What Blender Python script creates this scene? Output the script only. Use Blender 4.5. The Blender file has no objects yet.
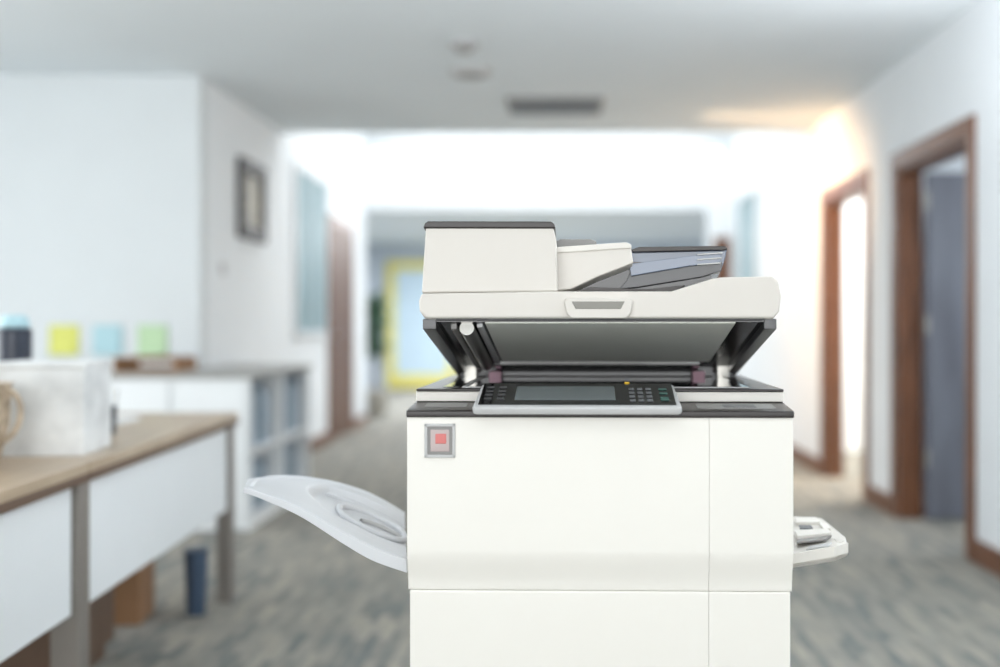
import bpy, bmesh, math, random
from mathutils import Vector, Matrix, Euler
random.seed(4)
S=bpy.context.scene
S.view_settings.view_transform='Standard'
F=1100.0; VX=558.0; VY=325.0; EYE=1.10
COL=S.collection

# ---------------- materials ----------------
def mat(name,col,rough=0.5,metal=0.0,noise=0.03,nscale=8,emit=None,es=0,coat=0,bump=0,trans=0,stretch=None,col2=None):
    m=bpy.data.materials.new(name); m.use_nodes=True
    nt=m.node_tree; b=nt.nodes['Principled BSDF']
    b.inputs['Roughness'].default_value=rough
    b.inputs['Metallic'].default_value=metal
    b.inputs['Coat Weight'].default_value=coat
    b.inputs['Transmission Weight'].default_value=trans
    tc=nt.nodes.new('ShaderNodeTexCoord'); mp=nt.nodes.new('ShaderNodeMapping')
    nz=nt.nodes.new('ShaderNodeTexNoise'); nz.inputs['Scale'].default_value=nscale; nz.inputs['Detail'].default_value=4
    if stretch: mp.inputs['Scale'].default_value=stretch
    rp=nt.nodes.new('ShaderNodeValToRGB')
    c=Vector(col)
    c2=Vector(col2) if col2 else c*(1-noise*2)
    rp.color_ramp.elements[0].color=(*c2,1); rp.color_ramp.elements[1].color=(*c,1)
    rp.color_ramp.elements[0].position=0.35; rp.color_ramp.elements[1].position=0.65
    nt.links.new(tc.outputs['Object'],mp.inputs['Vector']); nt.links.new(mp.outputs[0],nz.inputs['Vector'])
    nt.links.new(nz.outputs['Fac'],rp.inputs['Fac']); nt.links.new(rp.outputs['Color'],b.inputs['Base Color'])
    if bump:
        bp=nt.nodes.new('ShaderNodeBump'); bp.inputs['Strength'].default_value=bump; bp.inputs['Distance'].default_value=0.001
        nt.links.new(nz.outputs['Fac'],bp.inputs['Height']); nt.links.new(bp.outputs[0],b.inputs['Normal'])
    if emit:
        b.inputs['Emission Color'].default_value=(*emit,1); b.inputs['Emission Strength'].default_value=es
    return m
def srgb(r,g,b):
    f=lambda c:((c/255+0.055)/1.055)**2.4 if c/255>0.04045 else c/255/12.92
    return (f(r),f(g),f(b))

M={}
M['white']=mat('copier_white_plastic',srgb(234,231,224),0.38,noise=0.004)
M['offwhite']=mat('lid_warm_grey_plastic',srgb(213,208,201),0.45,noise=0.005)
M['lipwhite']=mat('light_cover_plastic',srgb(222,218,211),0.45,noise=0.005)
M['grey']=mat('grey_plastic',srgb(190,190,190),0.45,noise=0.01)
M['traygrey']=mat('tray_grey_plastic',srgb(216,218,222),0.4,noise=0.008)
M['midgrey']=mat('mid_grey_plastic',srgb(140,138,136),0.45)
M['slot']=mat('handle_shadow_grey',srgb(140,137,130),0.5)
M['dark']=mat('dark_brown_black_plastic',srgb(40,34,32),0.35,coat=0.1)
M['black']=mat('black_gloss_plastic',srgb(22,22,24),0.15,coat=0.4)
M['under']=mat('lid_underside_dark',srgb(70,70,72),0.3,coat=0.3)
M['pad']=mat('lid_white_pad',srgb(228,229,220),0.5,noise=0.01)
M['glass']=mat('scanner_glass_dark',srgb(40,44,46),0.04,coat=1.0)
M['screen']=mat('touch_screen_glass',srgb(104,112,114),0.15,coat=0.5)
M['tint']=mat('tinted_tray_plastic',srgb(104,116,136),0.2,coat=0.6,noise=0.1,nscale=3)
M['metal']=mat('brushed_metal',srgb(180,178,172),0.3,metal=0.8)
M['pink']=mat('pinkish_label',srgb(190,150,165),0.5)
M['red']=mat('red_switch',srgb(214,118,114),0.4)
M['rose']=mat('rose_switch_cover',srgb(188,172,170),0.3)
M['yellow']=mat('yellow_led',srgb(235,190,40),0.4)
M['green']=mat('green_key',srgb(60,96,88),0.4)
M['btn']=mat('button_grey',srgb(100,102,104),0.4)
M['rubber']=mat('caster_rubber',srgb(30,30,30),0.7)
M['wall']=mat('painted_wall',srgb(234,238,241),0.9,noise=0.01,nscale=3)
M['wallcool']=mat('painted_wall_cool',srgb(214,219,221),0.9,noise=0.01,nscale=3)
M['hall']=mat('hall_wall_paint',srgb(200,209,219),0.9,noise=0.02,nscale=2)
M['ceil']=mat('ceiling_paint',srgb(228,235,239),0.95,noise=0.01,nscale=2)
M['vent']=mat('vent_grille_grey',srgb(120,124,128),0.6)
M['wood']=mat('brown_door_wood',srgb(122,78,50),0.4,nscale=6,stretch=(6,6,0.6),col2=srgb(92,56,34))
M['wooddk']=mat('dark_brown_leaf_wood',srgb(108,72,48),0.5,nscale=6,stretch=(6,6,0.6),col2=srgb(86,56,38))
M['leaf']=mat('blue_grey_door_leaf',srgb(124,128,138),0.35,nscale=3,stretch=(3,3,0.5),col2=srgb(104,106,116))
M['desk']=mat('tan_desk_laminate',srgb(180,162,138),0.35,nscale=5,stretch=(6,0.6,1),col2=srgb(162,142,118))
M['deskedge']=mat('desk_edge_brown',srgb(100,78,62),0.5)
M['post']=mat('desk_post_grey',srgb(134,128,122),0.4,metal=0.2)
M['panel']=mat('desk_white_panel',srgb(230,234,236),0.5,noise=0.005)
M['cab']=mat('cabinet_white_laminate',srgb(230,233,234),0.5,noise=0.005)
M['cabtop']=mat('cabinet_grey_top',srgb(160,160,156),0.4)
M['binder']=mat('blue_binder',srgb(104,132,156),0.5,nscale=14,stretch=(1,6,0.2),col2=srgb(180,192,200))
M['frame']=mat('picture_frame_dark',srgb(42,34,32),0.5)
M['art']=mat('picture_paper',srgb(206,200,184),0.6,nscale=12,col2=srgb(160,160,156))
M['winglass']=mat('teal_window_glass',srgb(126,156,164),0.5,nscale=2)
M['alu']=mat('white_window_frame',srgb(225,228,230),0.4)
M['yframe']=mat('yellow_door_frame',srgb(232,220,120),0.5)
M['lblue']=mat('pale_blue_glass',srgb(205,226,240),0.2)
M['plant']=mat('plant_leaf_green',srgb(88,132,92),0.5,nscale=10,col2=srgb(52,92,62))
M['pot']=mat('ceramic_pot',srgb(190,185,175),0.4)
M['carton']=mat('white_patterned_carton',srgb(232,234,234),0.6,nscale=9,col2=srgb(200,202,202))
M['wicker']=mat('beige_wicker',srgb(206,190,168),0.7,nscale=30,col2=srgb(150,134,114),bump=0.5)
M['navy']=mat('navy_plastic',srgb(36,44,60),0.3)
M['binblue']=mat('dusty_blue_plastic',srgb(60,78,100),0.5)
M['cyan']=mat('pale_cyan_plastic',srgb(170,205,215),0.4)
M['py']=mat('yellow_paper',srgb(220,222,120),0.8)
M['pb']=mat('blue_paper',srgb(176,210,218),0.8)
M['pg']=mat('green_paper',srgb(188,216,176),0.8)
M['card']=mat('brown_cardboard',srgb(150,112,80),0.8)

def carpet():
    m=bpy.data.materials.new('striped_office_carpet'); m.use_nodes=True
    nt=m.node_tree; b=nt.nodes['Principled BSDF']; b.inputs['Roughness'].default_value=0.95
    b.inputs['Specular IOR Level'].default_value=0.15
    tc=nt.nodes.new('ShaderNodeTexCoord')
    def nz(sc,stx,sty,det=2):
        mp=nt.nodes.new('ShaderNodeMapping'); mp.inputs['Scale'].default_value=(stx,sty,1)
        n=nt.nodes.new('ShaderNodeTexNoise'); n.inputs['Scale'].default_value=sc; n.inputs['Detail'].default_value=det
        nt.links.new(tc.outputs['Object'],mp.inputs[0]); nt.links.new(mp.outputs[0],n.inputs['Vector']); return n
    br=nt.nodes.new('ShaderNodeTexBrick'); br.inputs['Scale'].default_value=1
    br.inputs['Brick Width'].default_value=0.24; br.inputs['Row Height'].default_value=0.042
    br.inputs['Mortar Size'].default_value=0.004; br.offset=0.37
    br.inputs['Color1'].default_value=(*srgb(172,165,152),1); br.inputs['Color2'].default_value=(*srgb(108,113,114),1)
    br.inputs['Mortar'].default_value=(*srgb(140,138,131),1)
    mp=nt.nodes.new('ShaderNodeMapping'); mp.inputs['Rotation'].default_value=(0,0,math.radians(90))
    nt.links.new(tc.outputs['Object'],mp.inputs[0]); nt.links.new(mp.outputs[0],br.inputs['Vector'])
    n=nz(3,9,1.6); r=nt.nodes.new('ShaderNodeValToRGB')
    r.color_ramp.elements[0].color=(*srgb(120,124,124),1); r.color_ramp.elements[0].position=0.4
    r.color_ramp.elements[1].color=(*srgb(166,159,147),1); r.color_ramp.elements[1].position=0.62
    nt.links.new(n.outputs['Fac'],r.inputs['Fac'])
    mx=nt.nodes.new('ShaderNodeMix'); mx.data_type='RGBA'; mx.inputs[0].default_value=0.35
    nt.links.new(br.outputs['Color'],mx.inputs[6]); nt.links.new(r.outputs['Color'],mx.inputs[7])
    nt.links.new(mx.outputs[2],b.inputs['Base Color'])
    return m
M['carpet']=carpet()

# ---------------- geometry helpers ----------------
def finish(bm,name,m,parent=None,bevel=0,smooth=False,seg=2,loc=None,rot=None):
    me=bpy.data.meshes.new(name); bmesh.ops.recalc_face_normals(bm,faces=bm.faces); bm.to_mesh(me); bm.free()
    o=bpy.data.objects.new(name,me); COL.objects.link(o)
    if m: me.materials.append(M[m])
    if parent: o.parent=parent
    if loc: o.location=loc
    if rot: o.rotation_euler=rot
    if bevel:
        md=o.modifiers.new('bev','BEVEL'); md.width=bevel; md.segments=seg; md.limit_method='ANGLE'; md.angle_limit=math.radians(35)
        for p in me.polygons: p.use_smooth=True
        wn=o.modifiers.new('wn','WEIGHTED_NORMAL'); wn.keep_sharp=False
    if smooth:
        for p in me.polygons: p.use_smooth=True
    return o
def addbox(bm,x0,x1,y0,y1,z0,z1):
    vs=[bm.verts.new((x,y,z)) for x in (x0,x1) for y in (y0,y1) for z in (z0,z1)]
    for f in ((0,1,3,2),(4,6,7,5),(0,4,5,1),(2,3,7,6),(0,2,6,4),(1,5,7,3)):
        bm.faces.new([vs[i] for i in f])
def boxes(name,lst,m,parent=None,bevel=0,fn=None,**k):
    bm=bmesh.new()
    for b in lst: addbox(bm,*b)
    if fn:
        for v in bm.verts: v.co=fn(v.co)
    return finish(bm,name,m,parent,bevel,**k)
def prism(name,pts,y0,y1,m,parent=None,bevel=0,fn=None,axis='y',**k):
    """pts (a,b): axis y -> (x,z); axis x -> (y,z); axis z -> (x,y)"""
    bm=bmesh.new()
    def mk(p,d):
        return {'y':(p[0],d,p[1]),'x':(d,p[0],p[1]),'z':(p[0],p[1],d)}[axis]
    a=[bm.verts.new(mk(p,y0)) for p in pts]; b=[bm.verts.new(mk(p,y1)) for p in pts]
    bm.faces.new(a); bm.faces.new(b[::-1])
    n=len(pts)
    for i in range(n): bm.faces.new((a[i],b[i],b[(i+1)%n],a[(i+1)%n]))
    if fn:
        for v in bm.verts: v.co=fn(v.co)
    return finish(bm,name,m,parent,bevel,**k)
def cyl(name,p0,p1,r0,r1,m,parent=None,n=32,bevel=0):
    bm=bmesh.new(); p0=Vector(p0);p1=Vector(p1); d=p1-p0
    bmesh.ops.create_cone(bm,cap_ends=True,segments=n,radius1=r0,radius2=r1,depth=d.length)
    q=Vector((0,0,1)).rotation_difference(d.normalized()).to_matrix().to_4x4()
    bmesh.ops.transform(bm,matrix=Matrix.Translation((p0+p1)/2)@q,verts=bm.verts)
    return finish(bm,name,m,parent,bevel or 0.0008)
def tube(name,pts,r,m,parent=None,cyc=False):
    cu=bpy.data.curves.new(name,'CURVE'); cu.dimensions='3D'; cu.bevel_depth=r; cu.bevel_resolution=3
    sp=cu.splines.new('NURBS'); sp.points.add(len(pts)-1); sp.order_u=4; sp.use_endpoint_u=True; sp.use_cyclic_u=cyc
    for i,p in enumerate(pts): sp.points[i].co=(*p,1)
    o=bpy.data.objects.new(name,cu); COL.objects.link(o); cu.materials.append(M[m])
    if parent: o.parent=parent
    return o
def empty(name,loc=(0,0,0),rotz=0,parent=None):
    o=bpy.data.objects.new(name,None); COL.objects.link(o); o.location=loc; o.rotation_euler=(0,0,rotz); o.empty_display_size=0.1
    if parent:o.parent=parent
    return o

# ================= ROOM =================
XR=1.94; XL=-2.15; T=0.13; ZC=2.6; YW=8.6; ZW=3.5; YB=12.3
boxes('floor',[(-5.2,5.2,-3.2,19.3,-0.1,0)],'carpet')
boxes('ceiling',[(-5.2,5.2,-3.2,YW,ZC,ZC+0.1),(XL-0.2,XR+0.2,YW,YB+0.1,ZW,ZW+0.1),(-5.2,5.2,YB+.1,19.3,2.5,2.58),
      (XL-0.2,XR+0.2,YW-0.1,YW,ZC+.1,ZW)],'ceil')
d1=(5.19,6.27,1.99); d2=(6.94,7.98,1.99)
boxes('wall_right',[(XR,XR+T,-3.2,d1[0],0,ZC),(XR,XR+T,d1[0],d1[1],d1[2],ZC),(XR,XR+T,d1[1],d2[0],0,ZC),
      (XR,XR+T,d2[0],d2[1],d2[2],ZC),(XR,XR+T,d2[1],YB,0,ZW)],'wall')
boxes('wall_left',[(XL-T,XL,6.73,YW,0,ZC),(XL-T,XL,YW,YB,0,ZW)],'wall')
boxes('wall_left_front',[(-5.0,XL,6.6,6.73,0,ZC)],'wallcool')
boxes('wall_left_side',[(-5.13,-5.0,-3.2,6.73,0,ZC)],'wallcool')
boxes('wall_back',[(-5.0,XR,-3.2,-3.1,0,0.4),(-5.0,XR,-3.2,-3.1,2.4,ZC),(-5.0,-4.0,-3.2,-3.1,.4,2.4),(1.2,XR,-3.2,-3.1,.4,2.4)],'wall')
zl=2.386
boxes('wall_lintel',[(XL,XR,YB,YB+.12,zl,2.56),(XL,XR,YB,YB+.12,3.10,ZW),(1.67,XR,YB,YB+.12,0,zl),(XL,-2.08,YB,YB+.12,2.56,3.10),(1.84,XR,YB,YB+.12,2.56,3.10)],'wall')
w=empty('window_1')
boxes('frame_1',[(-0.06,0.06,YB+.05,YB+.1,2.60,3.07),(-2.08,1.84,YB+.05,YB+.10,2.575,2.60),(-2.08,1.84,YB+.05,YB+.10,3.075,3.10)],'alu',w)
boxes('wall_far',[(-5.0,5.0,19.0,19.12,0,2.5)],'hall')
boxes('wall_hall_left',[(-4.0,-3.88,YB+.12,19.0,0,2.5),(-4.0,XL-T,YB,YB+.12,0,2.5)],'hall')
boxes('wall_hall_right',[(3.5,3.62,YB+.12,19.0,0,2.5),(XR,3.62,YB,YB+.12,0,2.5)],'hall')
boxes('wall_side_room',[(5.0,5.12,4.0,10,0,ZC),(XR+T,5.0,6.55,6.65,0,ZC),(XR+T,5.0,9.6,9.7,0,ZC),(XR+T,5.0,3.9,4.0,0,ZC)],'wall')

def side_door(name,y0,y1,zt,X,depth,sign,tw=0.09):
    e=empty(name)
    lo,hi=min(X-0.02*sign,X),max(X-0.02*sign,X)
    L=[(lo,hi,y0-tw,y0,0,zt+tw),(lo,hi,y1,y1+tw,0,zt+tw),(lo,hi,y0,y1,zt,zt+tw)]
    a,b=min(X,X+depth*sign),max(X,X+depth*sign)
    L+=[(a,b,y0,y0+0.025,0,zt-.025),(a,b,y1-0.025,y1,0,zt-.025),(a,b,y0,y1,zt-0.025,zt)]
    boxes(name+'_frame',L,'wood',e,bevel=0.004)
    return e
e=side_door('door_1',d1[0],d1[1],d1[2],XR,T,1)
boxes('leaf_1',[(XR+T+0.01,XR+T+0.95,d1[1]-0.075,d1[1]-0.03,0.01,1.96)],'leaf',e,bevel=.003)
cyl('door_knob_1',(XR+T+.88,6.195,1.0),(XR+T+.88,6.13,1.0),.012,.025,'metal',e)
for z in (.3,1.05,1.75): boxes('hinge',[(XR+T-.005,XR+T+.02,d1[1]-.085,d1[1]-.07,z,z+.1)],'metal',e)
e=side_door('door_2',d2[0],d2[1],d2[2],XR,T,1)
e=side_door('door_3',10.35,11.4,2.05,XL,0.02,-1)
boxes('leaf_3',[(XL,XL+.012,10.35,11.4,0.01,2.05)],'wooddk',e)
cyl('knob_3',(XL+.01,10.45,1.0),(XL+.06,10.45,1.0),.012,.025,'metal',e)
e=empty('door_4')
boxes('frame_4',[(1.74,1.92,YB-.03,YB,0,2.08)],'wood',e,bevel=.004)
def side_window(name,X,sign,y0,y1,z0,z1):
    e=empty(name); a,b=min(X,X+.02*sign),max(X,X+.02*sign)
    c,d=min(X,X+.035*sign),max(X,X+.035*sign)
    boxes(name+'_glass',[(a,b,y0,y1,z0,z1)],'winglass',e)
    boxes(name+'_frame',[(c,d,y0-.05,y0,z0-.05,z1+.05),(c,d,y1,y1+.05,z0-.05,z1+.05),(c,d,y0,y1,z0-.05,z0),(c,d,y0,y1,z1,z1+.05),(c,d,(y0+y1)/2-.015,(y0+y1)/2+.015,z0,z1)],'alu',e)
side_window('window_2',XL,1,8.97,10.05,1.05,2.38)
side_window('window_3',XR,-1,10.6,11.7,1.0,2.4)
boxes('baseboard_right',[(XR-.015,XR,-3.1,d1[0]-.09,0,.11),(XR-.015,XR,d1[1]+.09,d2[0]-.09,0,.11),(XR-.015,XR,d2[1]+.09,YB-.03,0,.11)],'wood')
boxes('baseboard_left',[(XL,XL+.015,7.92,10.26,0,.11),(XL,XL+.015,11.49,YB,0,.11)],'wood')
e=empty('ceiling_vent')
boxes('vent_frame',[(-.34,.30,7.25,7.75,ZC-.02,ZC)],'midgrey',e,bevel=.004)
boxes('vent_slats',[(-.31,.27,7.28+i*.055,7.31+i*.055,ZC-.028,ZC-.02) for i in range(8)],'vent',e)
e=empty('ceiling_speaker'); cyl('speaker_rim',(-.52,6.5,ZC-.025),(-.52,6.5,ZC),.11,.13,'grey',e); cyl('speaker_grille',(-.52,6.5,ZC-.03),(-.52,6.5,ZC-.02),.08,.09,'midgrey',e)
e=empty('smoke_detector'); cyl('detector_base',(-.5,5.85,ZC-.02),(-.5,5.85,ZC),.08,.08,'grey',e); cyl('detector_head',(-.5,5.85,ZC-.05),(-.5,5.85,ZC-.02),.04,.06,'midgrey',e)
e=empty('picture_frame')
boxes('frame_bars',[(XL,XL+.04,7.36,7.45,1.69,2.23),(XL,XL+.04,7.9,7.99,1.69,2.23),(XL,XL+.04,7.45,7.9,1.69,1.78),(XL,XL+.04,7.45,7.9,2.14,2.23)],'frame',e,bevel=.004)
boxes('picture_print',[(XL,XL+.015,7.44,7.91,1.77,2.15)],'art',e)
boxes('light_switch',[(XL,XL+.012,7.0,7.08,1.42,1.5)],'grey',None,bevel=.003)
for nm,x,m in (('paper_notice',-2.96,'py'),('paper_notice.001',-2.70,'pb'),('paper_notice.002',-2.43,'pg')):
    bm=bmesh.new(); bmesh.ops.create_grid(bm,x_segments=6,y_segments=6,size=.09)
    for v in bm.verts:
        v.co=Vector((x+v.co.x, 6.596-0.012*max(0,-v.co.y/.09)**2-.001, 1.01+v.co.y))
    o=finish(bm,nm,m,None,smooth=True); sd=o.modifiers.new('s','SOLIDIFY'); sd.thickness=.001
e=empty('yellow_glass_door')
boxes('yframe',[(-2.95,-2.80,18.93,18.99,0.02,2.2),(-1.9,-1.75,18.93,18.99,.02,2.2),(-2.80,-1.9,18.93,18.99,2.05,2.2),(-2.80,-1.9,18.93,18.99,.02,.25)],'yframe',e)
boxes('yglass',[(-2.80,-1.9,18.95,18.98,.25,2.05)],'lblue',e)
# plant
e=empty('potted_plant',(-2.2,13.2,0))
bm=bmesh.new()
prof=[(0,0),(.13,0),(.17,.3),(.18,.32),(.15,.32),(.14,.27),(0,.27)]
vs=[bm.verts.new((p[0],0,p[1])) for p in prof]; es=[bm.edges.new((vs[i],vs[i+1])) for i in range(len(vs)-1)]
bmesh.ops.spin(bm,geom=vs+es,cent=(0,0,0),axis=(0,0,1),angle=2*math.pi,steps=24); bmesh.ops.remove_doubles(bm,verts=bm.verts,dist=.0005)
finish(bm,'pot','pot',e,smooth=True)
cyl('stem',(0,0,.27),(0.02,0,1.2),.02,.012,'deskedge',e)
bm=bmesh.new()
for i in range(150):
    a=random.uniform(0,6.28); z=random.uniform(.7,1.4); L=random.uniform(.18,.32); el=random.uniform(-.1,1.0)
    d=Vector((math.cos(a)*math.cos(el),math.sin(a)*math.cos(el),math.sin(el))); s=Vector((-math.sin(a),math.cos(a),0))*.05
    p=Vector((0,0,z)); q4=[p,p+d*L*.4+s,p+d*L+Vector((0,0,-.06)),p+d*L*.4-s]
    c=bm.verts.new(p+d*L*.45+Vector((0,0,.015)))
    v=[bm.verts.new(x) for x in q4]
    for j in range(4): bm.faces.new((v[j],v[(j+1)%4],c))
finish(bm,'leaves','plant',e)

# ---- cabinets ----
e=empty('storage_cabinet')
boxes('top',[(-2.50,-1.63,5.88,6.59,.81,.84)],'cabtop',e,bevel=.003)
boxes('carcass',[(-2.48,-1.65,5.9,5.93,0.0,.81),(-2.48,-2.45,5.93,6.58,0,.81),(-2.48,-1.65,6.55,6.58,0,.81),
    (-2.45,-1.65,5.93,6.55,0.0,.05),(-2.1,-1.65,5.93,6.55,0.40,.42),(-2.12,-2.10,5.93,6.55,0,.81)],'cab',e)
boxes('door_panels',[(-2.46,-2.08,5.885,5.9,.06,.79),(-2.05,-1.67,5.885,5.9,.06,.79)],'cab',e,bevel=.003)
def binders(y0,y1):
    L=[];y=y0
    while y<y1:
        wd=random.uniform(.04,.07)
        if random.random()<.85: L.append((-2.05,-1.70,y,y+wd*.9,.42,.42+random.uniform(.26,.35)))
        if random.random()<.6: L.append((-2.05,-1.72,y,y+wd*.9,.05,.05+random.uniform(.2,.3)))
        y+=wd
    return L
boxes('binders',binders(5.95,6.48),'binder',e)
e=empty('open_bookcase')
boxes('top',[(-2.13,-1.63,6.60,7.32,.81,.84)],'cabtop',e,bevel=.003)
boxes('carcass',[(-2.12,-2.10,6.61,7.30,0,.81),(-2.10,-1.65,6.61,6.63,0,.81),(-2.10,-1.65,7.28,7.30,0,.81),(-2.10,-1.65,6.63,7.28,0.0,.05),(-2.10,-1.65,6.63,7.28,0.40,.42)],'cab',e)
boxes('binders',binders(6.66,7.2),'binder',e)
e=empty('document_tray')
boxes('tray_body',[(-2.45,-2.1,6.05,6.4,.84,.86),(-2.45,-2.1,6.05,6.4,.90,.92),(-2.45,-2.43,6.05,6.4,.86,.90),(-2.12,-2.10,6.05,6.4,.86,.90)],'card',e,bevel=.003)

# ---- desk ----
dk=empty('office_desk',(-1.285,4.42,0),math.radians(3))
boxes('desktop',[(-1.4,0,-1.60,0,.722,.75),(-1.4,0,-3.2,-1.605,.722,.75)],'desk',dk,bevel=.002)
boxes('edge_band',[(-1.4,.003,-1.60,.003,.700,.722),(-1.4,.003,-3.2,-1.605,.700,.722)],'deskedge',dk,bevel=.002)
boxes('legs',[(-.07,-.01,-.07,-.01,0,.70),(-.08,-.01,-1.65,-1.57,0,.70),(-1.39,-1.33,-.07,-.01,0,.70),(-1.39,-1.33,-1.64,-1.57,0,.70),(-.08,-.01,-3.18,-3.11,0,.70),(-1.39,-1.33,-3.18,-3.11,0,.70)],'post',dk,bevel=.004)
boxes('modesty_panels',[(-.05,-.025,-1.565,-.075,.37,.70),(-.05,-.025,-3.1,-1.655,.37,.70)],'panel',dk,bevel=.003)
boxes('pedestal',[(-.66,-.24,-1.25,-.72,0.05,.68)],'deskedge',dk,bevel=.004)
boxes('pedestal_drawers',[(-.64,-.26,-.72,-.708,.07,.26),(-.64,-.26,-.72,-.708,.27,.46),(-.64,-.26,-.72,-.708,.47,.66)],'cab',dk,bevel=.003)
boxes('pedestal_base',[(-.64,-.26,-1.22,-.75,0.0,.05)],'deskedge',dk)
e=empty('cardboard_box',(-1.62,4.12,0),.1)
boxes('box_body',[(-.08,.08,-.10,.10,0,.36)],'card',e,bevel=.002)
boxes('box_flaps',[(-.08,.08,-.004,.004,.36,.362),(-.11,-.08,-.10,.10,.355,.36)],'card',e)
e=empty('waste_bin',(-1.375,4.18,0)); cyl('bin_body',(0,0,0),(0,0,.24),.035,.045,'binblue',e); cyl('bin_rim',(0,0,.24),(0,0,.25),.047,.047,'binblue',e)

# desk items
e=empty('white_carton',(-1.40,3.05,.75),.12)
boxes('carton_body',[(-.12,.12,-.13,.13,0,.235)],'carton',e,bevel=.003)
boxes('carton_lid',[(-.125,.125,-.135,.135,.235,.25)],'carton',e,bevel=.003)
e=empty('wicker_basket',(-1.46,2.74,.75))
bm=bmesh.new()
prof=[(0,0),(.06,0),(.085,.1),(.09,.2),(.095,.205),(.08,.205),(.075,.1),(.05,.01),(0,.01)]
vs=[bm.verts.new((p[0],0,p[1])) for p in prof]; es=[bm.edges.new((vs[i],vs[i+1])) for i in range(len(vs)-1)]
bmesh.ops.spin(bm,geom=vs+es,cent=(0,0,0),axis=(0,0,1),angle=2*math.pi,steps=32); bmesh.ops.remove_doubles(bm,verts=bm.verts,dist=.0005)
finish(bm,'basket_body','wicker',e,smooth=True)
tube('basket_handle',[(.085,0,.19),(.13,0,.18),(.14,0,.1),(.08,0,.06)],.007,'wicker',e)
e=empty('thermos_flask',(-1.64,3.32,.75)); cyl('flask_body',(0,0,0),(0,0,.34),.045,.05,'navy',e,bevel=.006); cyl('flask_cap',(0,0,.34),(0,0,.38),.045,.036,'cyan',e,bevel=.01)
e=empty('pen_holder',(-1.46,3.55,.75)); cyl('holder_cup',(0,0,0),(0,0,.09),.03,.035,'navy',e)
for i in range(4): cyl('pen',( .01*i-.015,.005*i,.01),(.02*i-.03,.01*i-.01,.14),.004,.004,('cyan','navy','yellow','grey')[i],e,n=8)
boxes('paper_stack',[(-1.75,-1.54,3.75,4.05,.75,.765)],'panel')

# ================= COPIER =================
cp=empty('office_photocopier',((600-VX)*1.71/F,1.71,0),math.radians(-1.4))
D0=1.71
def q(u,v,Y=D0): return ((u-600)*Y/F, EYE-(v-VY)*Y/F)
def poly(lst,Y): return [q(u,v,Y) for u,v in lst]
XA,XB=-.301,.299; XS=q(709,0)[0]
boxes('core',[(XA+.006,XB-.006,.035,.60,.09,.955)],'white',cp,bevel=.004)
boxes('core_front',[(XA+.01,XB-.01,.003,.036,.77,.950),(XA+.01,XB-.01,.0165,.036,.10,.77)],'white',cp)
def smoothstep(t): return t*t*(3-2*t)
zA,zB=.6845,.956
up=[(.034,zA+.0005),(.0125,zA)]
for i in range(0,13):
    t=i/12; up.append((.0115*(1-smoothstep(t)), zA+.003+.062*t))
up+=[(0,zB-.006),(.002,zB),(.034,zB)]
def coverprism(name,prof,x0,x1):
    return prism(name,prof,x0,x1,'white',cp,axis='x',bevel=.0005)
coverprism('front_cover_left',up,XA,XS-.00015); coverprism('front_cover_right',up,XS+.00015,XB)
lowp=[(.034,.44),(.012,.44),(.010,.45),(.0095,.60),(.0095,.680),(.0105,.6838),(.034,.6842)]
coverprism('lower_cover_left',lowp,XA+.003,XS-.0002); coverprism('lower_cover_right',lowp,XS+.0002,XB-.003)
for i,(za,zb) in enumerate(((.27,.434),(.10,.264))):
    prism('paper_drawer_%d'%(i+1),[(.034,za),(.01,za),(.008,za+.01),(.008,zb-.03),(.016,zb-.006),(.034,zb)],XA+.004,XB-.004,'white',cp,axis='x',bevel=.0012)
    boxes('drawer_grip_%d'%(i+1),[(-.07,.07,.004,.0085,zb-.06,zb-.035)],'midgrey',cp,bevel=.002)
boxes('plinth',[(XA+.02,XB-.02,.04,.58,.06,.09)],'midgrey',cp)
for i,(x,y) in enumerate(((-.25,.08),(.25,.08),(-.25,.54),(.25,.54))):
    cyl('caster_%d'%i,(x-.012,y,.03),(x+.012,y,.03),.03,.03,'rubber',cp); boxes('caster_fork_%d'%i,[(x-.016,x+.016,y-.018,y+.018,.035,.062)],'metal',cp)
# deck
prism('deck',[(-.003,.957),(-.003,.9655),(.0,.967),(.10,.9745),(.60,.9745),(.60,.956),(0,.956)],XA-.001,XB+.001,'dark',cp,axis='x',bevel=.0015)
def slopebox(name,u0,u1,ya,yb,h,m):
    za=.967+.075*ya; zb=.967+.075*yb
    x0=(u0-600)*(D0+ya)/F; x1=(u1-600)*(D0+ya)/F
    prism(name,[(ya,za-.002),(ya,za+h),(yb,zb+h),(yb,zb-.002)],x0,x1,m,cp,axis='x')
slopebox('deck_slot_left',424,466,.035,.075,.0008,'midgrey')
slopebox('deck_slot_right',698,776,.02,.07,.0008,'midgrey')
slopebox('deck_slot_right_inner',724,756,.03,.06,.0014,'btn')
# scanner base
SX=.301
boxes('scanner_base',[(-SX,SX,.09,.60,.9745,.991)],'lipwhite',cp,bevel=.0015)
boxes('scanner_trim',[(-SX+.001,SX-.001,.087,.60,.991,.9955)],'dark',cp,bevel=.0015)
boxes('platen_glass',[(-.22,.25,.13,.50,.9955,.9965)],'glass',cp)
boxes('adf_scan_glass',[(-.262,-.235,.13,.50,.9955,.9965)],'glass',cp)
boxes('platen_ruler',[(-.229,-.222,.13,.50,.9955,.9975),(-.229,.25,.122,.128,.9955,.997)],'grey',cp)
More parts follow.
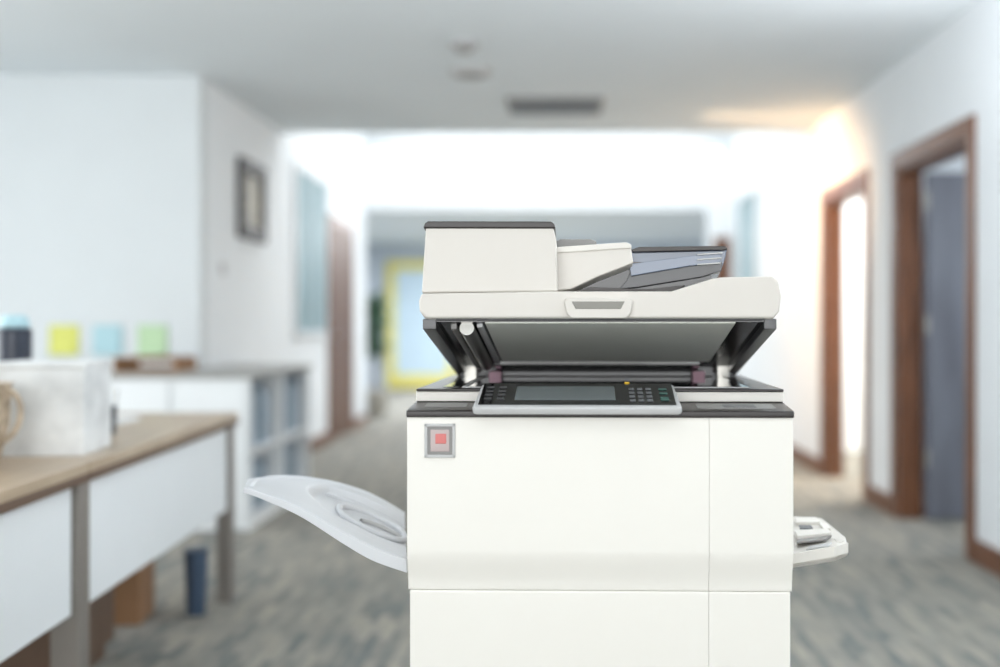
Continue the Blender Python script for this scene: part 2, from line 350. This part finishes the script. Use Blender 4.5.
# control panel
cpe=empty('control_panel',(q(577,0,1.70)[0],-.022,.9705),0,cp); cpe.rotation_euler=(math.radians(13.5),0,0)
W=.161
prism('panel_body',[(-W,.004),(-W+.004,-.004),(W-.004,-.004),(W,.004),(W-.004,.118),(W-.012,.124),(-W+.012,.124),(-W+.004,.118)],-.008,.0045,'grey',cpe,axis='z',bevel=.003)
boxes('panel_face',[(-W+.008,W-.008,.007,.120,.0045,.006)],'black',cpe,bevel=.0008)
boxes('touch_screen',[(-.098,.060,.028,.100,.006,.0068)],'screen',cpe,bevel=.0004)
L=[]
for r in range(4):
    for c in range(3): L.append((.082+c*.0135,.091+c*.0135,.020+r*.020,.030+r*.020,.006,.0075))
boxes('number_keys',L,'btn',cpe,bevel=.0008)
boxes('side_keys',[(-.146,-.134,.03+i*.02,.038+i*.02,.006,.0075) for i in range(4)]+[(-.126,-.114,.03+i*.02,.038+i*.02,.006,.0075) for i in range(4)],'under',cpe,bevel=.0008)
boxes('start_key',[(.130,.143,.026,.042,.006,.0078)],'green',cpe,bevel=.001)
boxes('menu_keys',[(.130,.143,.058,.066,.006,.0075),(.130,.143,.080,.088,.006,.0075)],'green',cpe,bevel=.001)
boxes('status_lamp',[(.077,.085,.1185,.1225,.004,.0080)],'yellow',cpe,bevel=.001)
def fb(name,u0,u1,v0,v1,y0,y1,m,bevel=.0008):
    x0,z1=q(u0,v0); x1,z0=q(u1,v1)
    return boxes(name,[(x0,x1,y0,y1,z0,z1)],m,cp,bevel=bevel)
fb('switch_frame_t',424,455,424,427,-.003,.003,'grey');fb('switch_frame_b',424,455,455,458,-.003,.003,'grey')
fb('switch_frame_l',424,427,424,458,-.003,.003,'grey');fb('switch_frame_r',452,455,424,458,-.003,.003,'grey')
fb('switch_well',427,452,427,455,-.0012,.002,'midgrey')
fb('switch_cover',430,449,430,452,-.0022,.001,'rose',.001)
fb('switch_rocker',435,446,434,444,-.0032,.001,'red',.001)
# ---- lid (tilted open, hinge at the back) ----
YL=1.75; yl=YL-D0
def shy(y0): return lambda c: Vector((c.x,c.y,c.z-(c.y-y0)*.20))
sh=shy(yl)
lid=empty('scanner_lid',parent=cp)
prism('lid_shell',poly([(421,293),(560,291),(672,291),(688,286),(712,278.5),(722,277),(772,276),(778,281),(781,296),(779,311),(773,318),(426,318),(419,311),(418.5,300)],YL),yl,.56,'offwhite',lid,bevel=.0035,fn=sh,seg=3)
zf=q(0,318,YL)[1]
boxes('lid_under_frame',[(-.284,-.262,.05,.55,zf-.016,zf+.001),(.262,.282,.05,.55,zf-.016,zf+.001),(-.262,.262,.50,.55,zf-.022,zf+.001),(-.262,.262,.044,.049,zf-.003,zf+.001)],'under',lid,bevel=.0015,fn=sh)
boxes('lid_under_plate',[(-.262,.262,.05,.50,zf-.004,zf+.001)],'black',lid,fn=sh)
boxes('white_pad',[(-.184,.217,.0505,.42,zf-.0065,zf-.004)],'pad',lid,bevel=.001,fn=sh)
boxes('pad_rear_bar',[(-.20,.20,.42,.50,zf-.014,zf-.003)],'black',lid,bevel=.002,fn=sh)
def sp(x,y,z): return tuple(sh(Vector((x,y,z))))
cyl('scan_roller',sp(-.214,.06,zf-.012),sp(-.214,.42,zf-.012),.012,.012,'metal',lid)
boxes('scan_strip',[(-.198,-.188,.06,.46,zf-.011,zf-.004)],'grey',lid,bevel=.002,fn=sh)
boxes('scan_strip_edge',[(-.240,-.230,.06,.46,zf-.014,zf-.004)],'midgrey',lid,bevel=.002,fn=sh)
for s,n in ((-1,'l'),(1,'r')):
    x=.252*s
    boxes('hinge_post_'+n,[(x-.022,x+.022,.50,.555,.993,1.03)],'under',cp,bevel=.003)
    boxes('hinge_arm_'+n,[(x-.013,x+.013,.485,.50,.994,1.024)],'metal',cp,bevel=.003)
    cyl('hinge_pin_'+n,(x-.02,.492,1.012),(x+.02,.492,1.012),.006,.006,'dark',cp)
    boxes('hinge_label_'+n,[(x-.05*s-.012,x-.05*s+.012,.47,.50,.996,1.008)],'pink',cp,bevel=.001)
boxes('rear_rail',[(-.22,.22,.52,.555,.994,1.02)],'black',cp)
h=poly([(564,301),(567,298),(630,298),(633,301),(631,314),(626,318.5),(572,318.5),(567,314)],YL)
prism('lid_handle',h,yl-.010,yl+.01,'offwhite',lid,bevel=.0025)
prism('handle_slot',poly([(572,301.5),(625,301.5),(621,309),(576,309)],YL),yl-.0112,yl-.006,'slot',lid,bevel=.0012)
def lp(name,pts,Y,y1,m,bevel=0,**k):
    return prism(name,poly(pts,Y),Y-D0,y1,m,lid,bevel=bevel,fn=shy(Y-D0),**k)
lp('feeder_block',[(421.5,292.5),(425.5,227),(553.5,227),(556.5,238),(558,291.5)],1.765,.44,'offwhite',.003,seg=3)
lp('feeder_cap',[(423,227.5),(424.5,222.5),(428,220.5),(551,221),(555,223.5),(556,228)],1.762,.44,'dark',.002)
lp('feeder_cover',[(554,247),(626,243.5),(631.5,245),(634,263),(600,276),(572,289),(554,291)],1.80,.40,'offwhite',.0025)
lp('feeder_cover_lip',[(554,247),(627,242),(632,244.5),(632.5,248),(554,253)],1.797,.40,'lipwhite',.0015)
lp('exit_roller_housing',[(556,241),(562,238.8),(592,238.8),(598,241),(598,250),(556,251)],1.90,.34,'midgrey',.002)
lp('output_well',[(566,292),(600,276),(634,262),(664,262),(712,268),(712,284),(676,294)],1.835,.46,'black')
lp('document_tray_plate',[(631,250),(640,247.5),(724,246.5),(728,248.5),(726,258),(722,270),(700,272),(640,281),(631,278)],1.84,.40,'tint',.0015)
lp('document_tray_rim',[(631,272),(680,266),(723,262),(722,271),(702,277),(640,287),(620,289),(628,280)],1.828,.128,'under',.001)
lp('document_tray_edge',[(632,249.5),(640,246.8),(725,246),(728,248),(727.5,250),(634,252)],1.829,.126,'dark',.001)
lp('paper_guide',[(630,264),(690,256),(722,254),(720,263),(690,266),(632,276)],1.822,.121,'tint',.001)
for i,v in enumerate((252.5,257.5,262.5)):
    lp('size_mark_%d'%i,[(698,v+1.6),(723-i,v),(723-i,v+1.0),(698,v+2.6)],1.818,.112,'grey')
lp('output_lip',[(575,291.5),(590,287),(650,289),(686,285),(676,292)],1.795,.12,'dark',.001)

# ---- left output tray ----
tr=empty('output_tray',parent=cp)
YFt,YBt=1.80,2.13
fr=[(243,488),(262,494),(300,508),(345,533),(375,548),(407,559)]
bk=[(251,480),(285,476),(325,480),(360,489),(385,500),(407,513)]
def samp(L,s):
    t=s*(len(L)-1); i=min(int(t),len(L)-2); f=t-i
    P=lambda j: Vector(L[max(0,min(len(L)-1,j))])
    p0,p1,p2,p3=P(i-1),P(i),P(i+1),P(i+2)
    return .5*((2*p1)+(p2-p0)*f+(2*p0-5*p1+4*p2-p3)*f*f+(3*p1-p0-3*p2+p3)*f**3)
def ss(a,b,x):
    t=max(0,min(1,(x-a)/(b-a))); return t*t*(3-2*t)
def traypt(s,t,dz=0):
    a=samp(fr,s); b=samp(bk,s)
    xa,za=q(a.x,a.y,YFt); xb,zb=q(b.x,b.y,YBt)
    edge=.36+.9*(t-.60)**2
    rec=-.016*ss(.22,.25,t)*(1-ss(.86,.89,t))*ss(edge,edge+.04,s)
    rec-=.004*ss(.10,.13,t)*(1-ss(.95,.98,t))*ss(.06,.09,s)
    Y=YFt+(YBt-YFt)*t
    return Vector((xa+(xb-xa)*t, Y-D0, za+(zb-za)*t+rec+dz+.004*math.sin(math.pi*t)))
bm=bmesh.new(); NS,NT=110,100
g=[[bm.verts.new(traypt(i/NS,j/NT)) for j in range(NT+1)] for i in range(NS+1)]
for i in range(NS):
    for j in range(NT): bm.faces.new((g[i][j],g[i+1][j],g[i+1][j+1],g[i][j+1]))
o=finish(bm,'tray_plate','traygrey',tr,smooth=True)
sd=o.modifiers.new('s','SOLIDIFY'); sd.thickness=.010; sd.offset=-1 
def skirt():
    bm=bmesh.new(); A=[];B=[];C=[];Dd=[]
    for i in range(NS+1):
        s=i/NS; p=traypt(s,0); dep=.010+.014*ss(0.05,.8,s)
        A.append(bm.verts.new(p+Vector((0,-.004,-.001)))); B.append(bm.verts.new(p+Vector((0,-.002,-dep))))
        C.append(bm.verts.new(p+Vector((0,.016,-dep)))); Dd.append(bm.verts.new(p+Vector((0,.016,-.001))))
    for i in range(NS):
        for P,Q in ((A,B),(B,C),(C,Dd),(Dd,A)): bm.faces.new((P[i],P[i+1],Q[i+1],Q[i]))
    bm.faces.new((A[0],B[0],C[0],Dd[0])); bm.faces.new((A[-1],B[-1],C[-1],Dd[-1]))
    finish(bm,'tray_skirt','traygrey',tr,bevel=.002)
skirt()
def trib(name,pts,r,m='traygrey',cyc=False,dz=.002):
    tube(name,[traypt(s,t,dz) for s,t in pts],r,m,tr,cyc)
trib('rib_loop',[(.56,.40),(.50,.52),(.56,.66),(.74,.72),(.92,.70),(.99,.60),(.99,.46),(.88,.38),(.70,.34)],.006,'traygrey',True,.004)
trib('rib_inner',[(.66,.48),(.76,.56),(.90,.56),(.97,.50)],.004,'grey',False,.003)
trib('rib_upper',[(.44,.80),(.60,.81),(.80,.80),(.99,.78)],.004,'traygrey',False,.003)

# ---- right bypass tray ----
bt=empty('bypass_tray',parent=cp)
def quad(name,pts,th,m,bevel=.0015):
    bm=bmesh.new(); P=[Vector((q(u,v,Y)[0],Y-D0,q(u,v,Y)[1])) for u,v,Y in pts]
    a=[bm.verts.new(p) for p in P]; b=[bm.verts.new(p-Vector((0,0,th))) for p in P]
    bm.faces.new(a); bm.faces.new(b[::-1]); n=len(a)
    for i in range(n): bm.faces.new((a[i],b[i],b[(i+1)%n],a[(i+1)%n]))
    return finish(bm,name,m,bt,bevel)
quad('bypass_plate',[(790,560,1.84),(836,550,1.84),(847,541,1.88),(846,536,1.95),(824,517,2.12),(790,515,2.12)],.012,'offwhite',.003)
quad('bypass_front_rim',[(790,553,1.83),(834,545,1.83),(848,541,1.85),(847,544,1.88),(834,549,1.86),(790,557,1.86)],.018,'lipwhite')
quad('bypass_guide',[(796,529,1.98),(828,527,1.98),(832,531,1.94),(798,535,1.94)],.010,'lipwhite')
quad('bypass_guide_back',[(796,516,2.08),(818,516,2.08),(822,520,2.04),(798,521,2.04)],.010,'lipwhite')
quad('bypass_recess',[(797,541,1.90),(826,538,1.90),(832,534,1.94),(798,538.5,1.94)],.003,'midgrey',.0005)
quad('bypass_slot',[(800,524,2.0),(812,524,2.0),(814,527,1.98),(801,527,1.98)],.003,'btn',.0005)
quad('bypass_arrow_plate',[(806,548,1.86),(828,544,1.86),(832,541,1.88),(810,545,1.88)],.003,'grey',.0005)
quad('bypass_clip',[(820,521,2.02),(828,522,2.02),(832,527,1.98),(824,527,1.98)],.008,'lipwhite')
quad('bypass_clip_front',[(834,537,1.93),(842,536,1.93),(845,539,1.90),(837,541,1.90)],.008,'lipwhite')
boxes('bypass_mount',[(.290,.301,.10,.45,.68,.80)],'offwhite',bt,bevel=.002)
boxes('output_mount',[(-.303,-.294,.08,.46,.68,.80)],'offwhite',tr,bevel=.002)

# ================= LIGHTS =================
wd=bpy.data.worlds.new('sky_world'); S.world=wd; wd.use_nodes=True
bg=wd.node_tree.nodes['Background']; bg.inputs[0].default_value=(0.95,0.98,1,1); bg.inputs[1].default_value=3.2
def area(name,loc,rot,sx,sy,e,col=(1,1,1)):
    l=bpy.data.lights.new(name,'AREA'); l.shape='RECTANGLE'; l.size=sx; l.size_y=sy; l.energy=e; l.color=col
    o=bpy.data.objects.new(name,l); COL.objects.link(o); o.location=loc; o.rotation_euler=rot; return o
R=math.radians
area('window_daylight',(-.9,-2.95,1.5),(R(90),0,0),4.5,1.9,49,(1,.985,.96))
area('overhead_fill',(0,0.2,2.55),(R(0),0,0),2.2,1.2,12,(1,.985,.96))  # unseen fill added overhead to lift the dark room
area('overhead_fill.001',(-3.2,3.0,2.55),(0,0,0),1.2,1.2,24,(.99,.99,1))  # added fill, out of view above the left of the room
area('side_fill',(-4.9,3.0,1.4),(R(90),0,R(-90)),4.0,2.0,120,(.95,.98,1))  # added off-frame fill to brighten the ceiling; this wall has no window
area('ceiling_fill',(1.86,2.9,1.75),(R(150),0,R(90)),2.8,.3,95,(.97,.98,1))  # unseen fill tilted up, added to light the ceiling; no fixture
area('skylight_daylight',(-.1,10.5,3.45),(0,0,0),3.6,3.2,100,(.97,.99,1))
area('hall_light',(-.5,15.5,2.45),(0,0,0),3,4,340,(.94,.97,1))
area('side_room_light',(3.4,8.2,2.55),(0,0,0),2,1.5,120,(1,.90,.78))
area('side_room_light.001',(3.4,5.3,2.55),(0,0,0),1,1,40,(.9,.95,1))
def spot(name,loc,tgt,e,col,ang):
    l=bpy.data.lights.new(name,'SPOT'); l.energy=e; l.color=col; l.spot_size=R(ang); l.spot_blend=1; l.shadow_soft_size=.2
    o=bpy.data.objects.new(name,l); COL.objects.link(o); o.location=loc
    o.rotation_euler=(Vector(tgt)-Vector(loc)).to_track_quat('-Z','Y').to_euler(); return o
spot('warm_glow_spot',(1.0,7.8,2.5),(1.94,8.1,1.8),140,(1,.62,.32),130)  # added spot without a fixture, imitates the warm glare beside door_2
spot('warm_glow_spot.001',(0.7,5.8,2.55),(2.0,8.0,1.7),330,(1,.62,.33),50)  # second added spot, warms the far jamb of door_2

# ================= CAMERA =================
c=bpy.data.cameras.new('camera'); co=bpy.data.objects.new('camera',c); COL.objects.link(co)
co.location=(0,0,EYE); co.rotation_euler=(R(90),0,0)
c.sensor_width=36; c.lens=36*F/1000; c.shift_x=-(VX-500)/1000; c.shift_y=-(333.5-VY)/1000
c.dof.use_dof=True; c.dof.focus_distance=1.81; c.dof.aperture_fstop=1.2; c.clip_start=.05
S.camera=co
